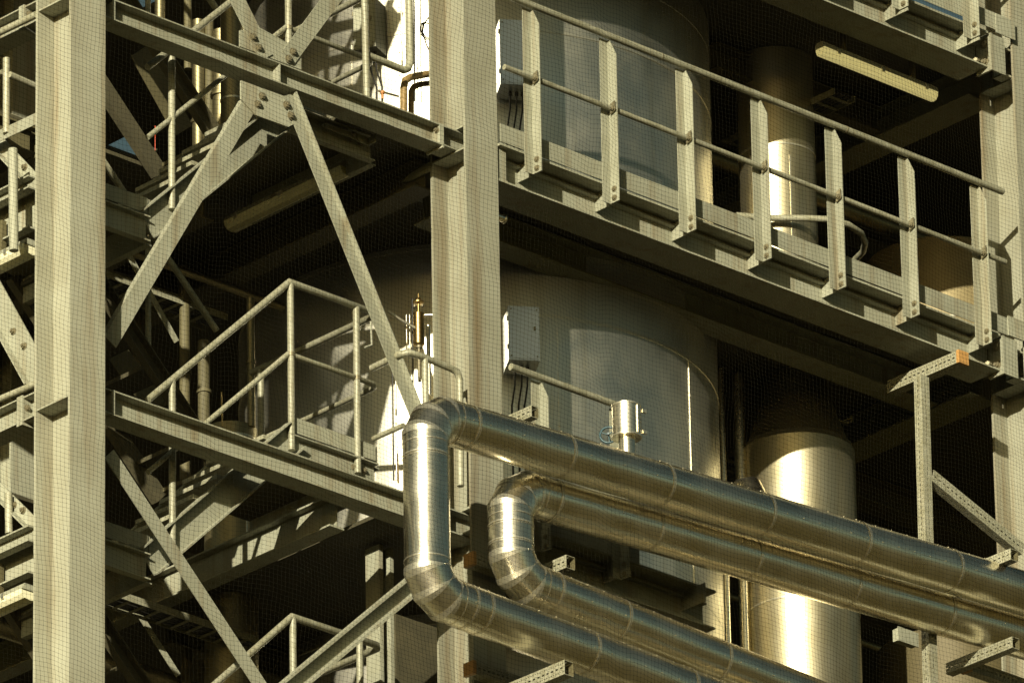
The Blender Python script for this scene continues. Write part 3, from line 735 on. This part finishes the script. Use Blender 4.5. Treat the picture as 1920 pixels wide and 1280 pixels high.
def tray(label, p, d, L, wd=.22, mt='dark'):
    p, d = Vector(p), Vector(d).normalized(); s_ = d.cross(Z_).normalized()
    t = thing('cable_tray', label, 'cable tray', p, 'cable trays under the floors')
    b = MB()
    for sg in (-1, 1): b.obox(p+s_*sg*wd/2, s_, Z_, d, -.003, .003, 0, .055, L)
    for i in range(int(L/.14)): b.obox(p+d*(.05+i*.14), s_, Z_, d, -wd/2+.004, wd/2-.004, .002, .008, .03)
    b.build('ladder', mt, t)
    b = MB()
    for j in range(5):
        o_ = s_*(-.07+.033*j); pts = [p+o_+d*(L*i/16)+Z_*(.024+.004*math.sin(i*1.7+j))+s_*.005*math.sin(i*1.1+j*2) for i in range(17)]
        b.tube(pts, .011, 6)
    b.build('cables', 'cable', t)
tray('cable tray running inward under the floor left of the tank', (-1.75, 2.1, 30.22), Y_, 5, .22, 'galv')
tray('cable tray running across under the floor beyond the stairs', (-2.3, 3.0, 30.18), X_, 2.5, .25, 'galv')
tray('cable tray running inward under the walkway floor at the right', (5.15, 1.3, 30.28), Y_, 6, .25, 'galv')
tray('cable tray running inward under the upper right floor', (4.9, .9, 32.80), Y_, 6, .22, 'galv')
tray('cable tray under the lower left floor', (-2.2, 2.2, 27.2), X_, 2.0, .2, 'galv')
for lab, p0, p1, r_ in (('dull process pipe under the floor behind the long brace', (-2.2, 2.7, 30.35), (.6, 2.7, 30.35), .03),
                        ('dull process pipe crossing under the upper right floor', (4.6, 2.3, 32.75), (8.5, 2.3, 32.75), .07),
                        ('dull process pipe under the lower left floor', (-2.6, 3.0, 27.15), (.3, 3.0, 27.15), .07),
                        ('thin process pipe deep behind the tall strut', (5.0, 3.3, 29.6), (11, 3.3, 29.6), .035)):
    b = MB(); b.tube([p0, p1], r_, 16); tag(b.build('process_pipe', 'duct2'), lab, 'pipe')

# ------------------------------------------------------------------ handrail loop beside the middle column
t = thing('guard_rail', 'curved tube rail left of the middle column, above the top pipe bend', 'railing', P(797, 745, Y=-.02), 'guard rails of the right bay')
zr = P(845, 690, Y=.06).z
rp = [P(861, 745, Y=.06)-Z_*.7, P(862, 712, Y=.06), P(857, 697, Y=.06), P(845, 690, Y=.06)]
z_ = rp[-1].z
pt = [P(790, 668, Y=.06), P(768, 661, Z=z_), P(750, 664, Z=z_), P(697, 690, Z=z_)]
b = MB(); b.tube(rp+pt, .026, 12); b.build('top_rail', 'galv', t)
q = P(797, 672, Y=.06); b = MB(); b.tube([q-Z_*1.2, q], .026, 12); b.build('post', 'galv', t)
b = MB(); q = P(757, 800, Y=.0); b.tube([P(757, 797, Y=.06), P(700, 822, Z=P(757, 797, Y=.06).z)], .02, 10); b.build('mid_rail', 'galv', t)

# ------------------------------------------------------------------ hoop rail behind the guard rail
t = thing('hoop_rail', 'curved galvanised hoop rail behind the fourth and fifth railing post', 'railing', P(1500, 408, Z=31.72))
pp = [(1380, 404), (1440, 409), (1500, 409), (1552, 411), (1590, 421), (1614, 437), (1622, 455), (1618, 472), (1604, 486)]
b = MB(); b.tube([P(x, y, Z=31.72) for x, y in pp], .026, 12); b.build('tube', 'galv', t)

# ------------------------------------------------------------------ valve actuator and small piping by the tank
def cyl(b, p, q, r, n=16): b.tube([p, q], r, n); return b
va = P(785, 600, Y=.62)
t = thing('valve_actuator', 'bronze coloured valve actuator left of the middle column, above the tube rail', 'valve', va)
b = MB(); zt = P(785, 587, Y=.62).z; zb = P(785, 645, Y=.62).z
b.lathe([(.001, zb-.012), (.034, zb-.01), (.041, zb), (.041, zt-.006), (.036, zt), (.001, zt+.002)], (va.x, va.y, 0), 28); b.build('body', 'brass', t)
b = MB(); b.lathe([(.009, zt), (.009, zt+.085)], (va.x, va.y, 0), 12); b.lathe([(.001, zt+.075), (.04, zt+.08), (.042, zt+.09), (.024, zt+.10), (.018, zt+.12), (.003, zt+.125), (.003, zt+.16), (.001, zt+.16)], (va.x, va.y, 0), 20)
b.build('diaphragm_head', 'brass', t)
for s in (-1, 1):
    b = MB(); b.lathe([(.008, 0), (.010, .012), (.008, .022), (.001, .024)], (va.x+.02*s, va.y-.02*s, zt+.05), 10); b.build('stud', 'bolt', t)
b = MB(); b.lathe([(.022, zb-.03), (.022, zb-.012)], (va.x, va.y, 0), 16); b.lathe([(.012, zb-.3), (.012, zb-.03)], (va.x, va.y, 0), 12); b.build('stem', 'bolt', t)
b = MB(); e = P(727, 583, Y=.7); b.tube([Vector((va.x-.03, va.y, zb+.12)), P(757, 603, Y=.66), e], .012, 8); b.build('lever', 'seam', t)
b = MB(); b.tube([P(796, 591, Y=.6), P(826, 590, Y=.5)], .013, 8); b.build('side_pipe', 'seam', t)
# vertical conduits near the column, upper and lower
def conduit(label, pts, r, mt='galv', name='conduit', cat='pipe', group='small pipes and conduits by the tank'):
    b = MB(); b.tube(pts, r, 10); o = b.build(name, mt); return tag(o, label, cat, group)
ys = .70
i_ = 0
for x0, r, mt, zt_, zb_, lab in (
    (752, .006, 'seam', -10, 125, 'thin bright conduit right beside the white cabinet'),
    (759, .005, 'seam', -10, 128, 'very thin conduit, second from the white cabinet'),
    (776, .007, 'cable', -10, 190, 'black cable running down left of the cable coil'),
    (781, .006, 'seam', -10, 192, 'thin bright tube left of the cable coil'),
    (788, .005, 'cable', -10, 192, 'thin black wire beside the cable coil'),
    (762, .005, 'seam', 590, 760, 'thin bright tube left of the bronze actuator'),
    (768, .005, 'seam', 590, 760, 'thin tube second left of the bronze actuator'),
    (773, .006, 'cable', 560, 760, 'dark cable just left of the bronze actuator'),
    (803, .016, 'seam', 610, 740, 'bright tube between bronze actuator and middle column'),
    (736, .006, 'cable', 690, 900, 'dark cable running down the sunlit tank, left one'),
    (742, .006, 'seam', 690, 900, 'bright conduit running down the sunlit tank'),
    (745, .007, 'rust', 850, 905, 'short rusty tube low on the sunlit tank')):
    conduit(lab, [P(x0, zt_, Y=ys), P(x0+2, zb_, Y=ys)], r, mt)
# galvanised pipe bending behind the beam
p1_, p2_, p3_ = P(767, -20, Y=.30), P(768, 118, Y=.30), P(760, 133, Y=.30)
z_ = p3_.z
conduit('thick galvanised rail tube dropping from the top edge and bending left, beside the middle column', [p1_, P(769, 118, Y=.30), P(765, 129, Y=.30), P(757, 132, Y=.30), P(690, 104, Y=.30)], .027, 'galv', 'rail_tube')
conduit('upright galvanised rail post standing behind the upper beam, right of the short braces', [P(683, -20, Y=.28), P(688, 190, Y=.28)], .027, 'galv', 'rail_post')
# brown insulated bend
t = thing('insulated_bend', 'brown lagged pipe bend beside the middle column, under the cable coil', 'pipe', P(757, 160, Y=.5))
b = MB(); b.tube([P(757, 260, Y=.42), P(757, 165, Y=.42), P(760, 151, Y=.42), P(770, 145, Y=.42), P(840, 132, Y=.42)], .027, 16, True); b.build('outer_pipe', 'rust', t)
b = MB(); b.tube([P(771, 250, Y=.5), P(771, 172, Y=.5), P(776, 163, Y=.5), P(786, 159, Y=.5), P(845, 150, Y=.5)], .022, 16, True); b.build('inner_pipe', 'rust', t)
# cable coil
cc_ = P(802, 58, Y=.45)
t = thing('cable_coil', 'loop of black cable hanging beside the middle column near the top', 'cable', cc_)
b = MB()
for k in range(3):
    rr = .055+.006*k
    b.tube([cc_+Vector((math.cos(i*2*PI/24)*rr, 0, math.sin(i*2*PI/24)*rr*1.05))+Y_*(.006*k) for i in range(25)], .004, 6, False)
b.tube([P(806, 30, Y=.45), P(795, 45, Y=.45), P(792, 62, Y=.45), P(800, 85, Y=.45), P(812, 112, Y=.45)], .006, 6); b.build('loops', 'cable', t)
# small orange valve tap
q = P(717, 174, Y=.6)
t = thing('tap', 'small rust red tap on a thin pipe in front of the sunlit tank', 'tap', q)
b = MB(); b.tube([q-Vector((.05, 0, 0)), q+Vector((.16, 0, .02))], .008, 8); b.build('pipe', 'seam', t)
b = MB(); b.tube([q-Z_*.05, q+Z_*.012], .009, 8); b.lathe([(.001, -.014), (.017, -.008), (.017, .012), (.001, .018)], q, 12); b.build('body', mat('rusty_tap', (.5, .2, .05), .5), t)
# bracket on tank, little white angle
conduit('thin white L shaped bracket hanging in front of the tank by the long brace', [P(695, 592, Y=.9), P(697, 647, Y=.9), P(684, 651, Y=.9)], .008, 'paint', 'wire_bracket', 'bracket')
# drain pipe stub
t = thing('pipe_stub', 'open pipe stub with bright rim right of the middle column, under the walkway', 'pipe', P(941, 411, Y=.2))
q = P(945, 411, Y=.2); b = MB(); b.tube([q+X_*.0, q-X_*.12], .028, 20, False); b.build('pipe', 'clad', t)
b = MB(); b.lathe([(.028, -.004), (.034, -.004), (.034, .004), (.028, .004)], (0, 0, 0), 20)
b.v = [tuple(q+Vector((z*1.0, x, y))) for x, y, z in b.v]; b.build('rim', 'seam', t)
# second small vessel low left (clad) with copper tubes
c8 = P(437, 760, Y=1.9)
c8b = P(432, 760, Y=2.4)
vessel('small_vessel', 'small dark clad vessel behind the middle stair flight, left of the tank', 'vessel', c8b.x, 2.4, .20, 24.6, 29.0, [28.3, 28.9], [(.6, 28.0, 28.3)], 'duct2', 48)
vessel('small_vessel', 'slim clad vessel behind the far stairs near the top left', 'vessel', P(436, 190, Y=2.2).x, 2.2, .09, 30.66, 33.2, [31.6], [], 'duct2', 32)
conduit('red thin tube behind the upper left stairs, next to the blue gap', [P(291, 236, Y=1.98), P(291, 282, Y=1.98)], .003, 'red')
conduit('copper coloured thin tube in front of the small dark vessel', [P(415, 735, Y=1.9), P(417, 800, Y=1.9)], .006, 'brass')

q0, q1 = P(611, 230, Y=.42), P(668, 250, Y=.42)
t = thing('hanger_angle', 'short sunlit steel angle with a bolt hanging under the upper left beam', 'bracket', q0)
b = MB(); b.box(q0.x, q1.x, .42, .428, q0.z-.045, q0.z); b.box(q0.x, q1.x, .4285, .47, q0.z-.0075, q0.z); b.build('angle', 'paint', t)
b = MB(); b.box(q1.x+.004, q1.x+.11, .412, .4195, q0.z-.06, q0.z+.0); b.box(q1.x+.1105, q1.x+.1175, .33, .4195, q0.z-.06, q0.z); b.build('clip_plate', 'paint', t)
bolts(t, [(q1.x-.03, .4195, q0.z-.015)], -Y_, .018)
v = [P(a_, c_, X=.02) for a_, c_ in ((751, 343), (768, 326), (804, 304), (812, 303), (812, 318), (772, 338))]
b = MB(); n_ = len(v); b.add(v+[q+X_*.01 for q in v], [tuple(range(n_)), tuple(range(2*n_-1, n_-1, -1))]+[(i, (i+1) % n_+0, (i+1) % n_+n_, i+n_) for i in range(n_)])
tag(b.build('gusset_fin', 'paint'), 'pointed sunlit steel fin behind the middle column below the upper beam', 'bracket')
# ------------------------------------------------------------------ lamps
def lamp(label, p, d, L, wd=.15, h=.09, dm='glass'):
    p, d = Vector(p), Vector(d).normalized(); s = d.cross(Z_).normalized()
    t = thing('fluorescent_lamp', label, 'lamp', p, 'long weatherproof lamps under the floors')
    def sec(w0, w1, z0, z1, ins, name, mt):
        b = MB(); prof = [(-w0/2, z0), (w0/2, z0), (w1/2, z1), (-w1/2, z1)]
        b.prism(prof, p+d*ins, s, Z_, d, L-2*ins); return b.build(name, mt, t)
    sec(wd*.95, wd*.7, -.01, .035, 0, 'housing', 'paint')
    b = MB(); prof = [(-wd/2, -.012), (-wd*.45, -.045), (-wd*.3, -.07), (0, -.078), (wd*.3, -.07), (wd*.45, -.045), (wd/2, -.012)]
    b.prism(prof, p+d*.01, s, Z_, d, L-.02); b.build('diffuser', dm, t)
    for f_ in (.2, .8):
        b = MB(); b.obox(p+d*(L*f_), s, Z_, d, -.02, .02, .0355, .30, .03); b.build('hanger', 'dark', t)
    for f_ in (.12, .5, .88):
        for sg in (-1, 1):
            b = MB(); b.obox(p+d*(L*f_), s*sg, Z_, d, wd/2-.004, wd/2+.006, -.03, .01, .03); b.build('clip', 'seam', t)
    return t
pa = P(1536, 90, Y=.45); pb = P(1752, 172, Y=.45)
lamp('long lamp with a glow added for sunlight, hanging under the upper right floor', Vector((pa.x, .45, 32.93-.0)) if False else Vector((pa.x, .45, (pa.z+pb.z)/2)), X_, (pb.x-pa.x), .10, .05, dm='lit')
ZLA = 30.50
pa = P(432, 418, Z=ZLA); pb = P(655, 312, Z=ZLA)
lamp('long unlit lamp in the dark under the upper left floor', (pa.x, pb.y, ZLA), Y_, pa.y-pb.y)
XS = -3.70
pa = P(66, 452, X=XS)
lamp('pale lamp at the left edge beside the left column, upper one', (XS, pa.y+.02, pa.z-.02), Y_, 1.6, .17)
pa = P(62, 1098, X=XS)
lamp('pale lamp at the left edge beside the left column, lower one', (XS, pa.y+.02, pa.z-.02), Y_, 1.6, .17)

# ------------------------------------------------------------------ left side facade seen past the left column
XW = -3.643
def side_beam(za, zb, label):
    t = thing('steel_beam', label, 'beam', (XW, .4, za), 'beams of the left side wall')
    b = MB(); b.prism(ibeam_prof(zb-za, .17, .008, .011), (XW, .66, (za+zb)/2), X_, Z_, Y_, 5); b.build('i_section', 'paint', t)
    b = MB(); b.prism(ibeam_prof(zb-za-.004, .165, .008, .011), (XW, .387, (za+zb)/2), X_, Z_, Y_, .21); b.build('stub', 'paint', t)
    b = MB(); b.box(XW-.09, XW+.09, .598, .627, za-.025, zb+.01); b.build('end_plate', 'paint', t)
    b = MB(); b.box(XW-.09, XW+.09, .63, .6595, za-.025, zb+.01); b.build('end_plate', 'paint', t)
    bolts(t, [(XW-.05, .597, za+.11)], -Y_, .018)
side_beam(30.545, 30.712, 'side wall beam meeting the left column near the top left corner')
side_beam(27.470, 27.660, 'side wall beam meeting the left column at mid height')
def sidepx(x, y, X=XW): return P(x, y, X=X)
def side_rail(dy, label):
    t = thing('guard_rail', label, 'railing', sidepx(12, 240+dy), 'guard rails at the left edge')
    X = XW-.16
    b = MB(); b.tube([P(12, 110+dy, X=X), P(12, 250+dy, X=X)], .026, 12); b.build('post', 'galv', t)
    b = MB(); b.tube([P(68, 28+dy, X=X), P(-40, 80+dy, X=X)], .026, 12) ; b.build('top_rail', 'galv', t)
    b = MB(); q0 = P(18, 140+dy, X=X); b.tube([q0, P(72, 164+dy, Y=q0.y)], .024, 12); b.build('return_rail', 'galv', t)
    b = MB(); b.tube([P(5, 135+dy, X=X), P(-40, 158+dy, X=X)], .02, 12); b.build('mid_rail', 'galv', t)
    b = MB(); q1 = P(68, 222+dy, X=X); q2 = P(-30, 268+dy, X=X); d = (q2-q1); L = d.length; d.normalize()
    b.obox(q1, X_, Z_, d, 0, .006, -.045, .045, L); b.build('kick_plate', 'paint', t)
side_rail(0, 'tube guard rail at the left picture edge, near the top')
# kick plates, webs and brackets lower on the left edge
def side_band(label, y0, h, X=XW, x0=68, x1=-40, slope=.47, mt='paint', th=.01, flange=True):
    q1 = P(x0, y0, X=X); q2 = P(x1, y0+slope*(x0-x1), X=X)
    t = thing('side_beam', label, 'beam', q1, 'beams of the left side wall')
    q2.z = q1.z; d = (q2-q1); L = d.length; d.normalize()
    b = MB(); b.prism(chan_prof(h, .075 if flange else .02, th, .012), q1, -X_, Z_, d, L) ; b.build('channel', mt, t)
side_band('pale side channel at the left edge just above the upper pale lamp', 395, .30)
side_band('pale side channel at the left edge just above the lower pale lamp', 1040, .30)
side_band('narrow sunlit side member at the left edge between the side beams', 345, .10, XW-.1)
side_band('narrow sunlit side member at the left edge low down', 1003, .12, XW-.1)
def side_brace(label, p0, p1, wd, X=XW-.05):
    a, c = P(*p0, X=X), P(*p1, X=X); d = (c-a); L = d.length; d.normalize(); n = d.cross(X_).normalized()
    t = thing('diagonal_brace', label, 'brace', a, 'diagonal braces at the left edge')
    b = MB(); b.obox(a, n, X_, d, -wd/2, wd/2, 0, .01, L); b.build('flat_leg', 'paint', t)
    b = MB(); b.obox(a, n, -X_, d, -wd/2, -wd/2+.01, 0.001, .06, L); b.build('outstanding_leg', 'paint', t)
    bolts(t, [a+d*(L*.72)+n*.02-X_*.001, a+d*(L*.55)-n*.0-X_*.001], -X_, .02)
side_brace('sunlit brace at the left edge meeting the left column at mid height', (-30, 520), (72, 705), .2)
side_brace('slanting tube like brace at the left edge low down', (-20, 900), (66, 985), .09)
side_brace('slanting brace at the left edge near the top, under the side rail', (-20, 250), (70, 345), .10)
conduit('short galvanised post at the left edge low down', [P(16, 925, X=XW-.1), P(17, 1000, X=XW-.1)], .028, 'galv', 'rail_post')
conduit('shaded upright tube at the left edge beside the upper pale lamp', [P(24, 280, X=XW-.3), P(26, 470, X=XW-.3)], .034, 'paint', 'rail_post')
conduit('slanting tube at the left edge just above the lower side beam', [P(-10, 752, X=XW-.1), P(70, 718, X=XW-.1)], .024, 'galv', 'rail_tube')

# ------------------------------------------------------------------ net
def net(x0, x1, z0, z1, y, pitch=.0345):
    nx = int((x1-x0)/pitch); nz = int((z1-z0)/pitch*1.02)
    pz = (z1-z0)/nz
    def dsp(x, z):
        f = .030*math.sin(x*1.7+z*.6)+.022*math.sin(x*3.9-z*1.1+1)+.012*math.sin(z*5.3+x*2.2)
        dx = .012*math.sin(z*2.1+x*1.3)+.007*math.sin(z*6.7+x*3.1)+.004*math.sin(z*17+x*9)
        dz = .014*math.sin(x*2.6+z*.8)+.008*math.sin(x*7.3-z*2.0)+.004*math.sin(x*19+z*7)
        for fx in (-3.6, .16, 6.0):
            e = math.exp(-((x-fx)/.16)**2); dz += .03*e*math.sin((x-fx)*14+z*1.3); dx += .008*e*math.sin(z*9)
        return (x+dx, y+f, z+dz)
    b = MB(); r = .00075
    def strand(pts, rr):
        n = len(pts); base = len(b.v)
        for p in pts:
            for k in range(3):
                a = k*2*PI/3
                b.v.append((p[0]+(rr*math.cos(a) if vert else 0), p[1]+rr*math.sin(a), p[2]+(0 if vert else rr*math.cos(a))))
        for i in range(n-1):
            for k in range(3):
                b.f.append([base+i*3+k, base+i*3+(k+1) % 3, base+(i+1)*3+(k+1) % 3, base+(i+1)*3+k]); b.sm.append(True)
    vert = True
    for i in range(nx+1):
        x = x0+(x1-x0)*i/nx
        strand([dsp(x, z0+(z1-z0)*j/90) for j in range(91)], r)
    vert = False
    for j in range(nz+1):
        z = z0+pz*j
        strand([dsp(x0+(x1-x0)*i/150, z) for i in range(151)], r)
    # knots
    for i in range(nx+1):
        for j in range(nz+1):
            p = dsp(x0+(x1-x0)*i/nx, z0+pz*j); q = .0024; base = len(b.v)
            b.v += [(p[0]-q, p[1], p[2]), (p[0], p[1]-q, p[2]-q*.0), (p[0]+q, p[1], p[2]), (p[0], p[1], p[2]+q), (p[0], p[1], p[2]-q)]
            for f in ((0, 1, 3), (1, 2, 3), (0, 4, 1), (1, 4, 2)): b.f.append([base+k for k in f]); b.sm.append(False)
    o = b.build('bird_net', 'net'); return tag(o, 'fine dark bird net stretched over the whole steel front', 'net')
net(-5.6, 7.2, 23.3, 34.9, -1.25)
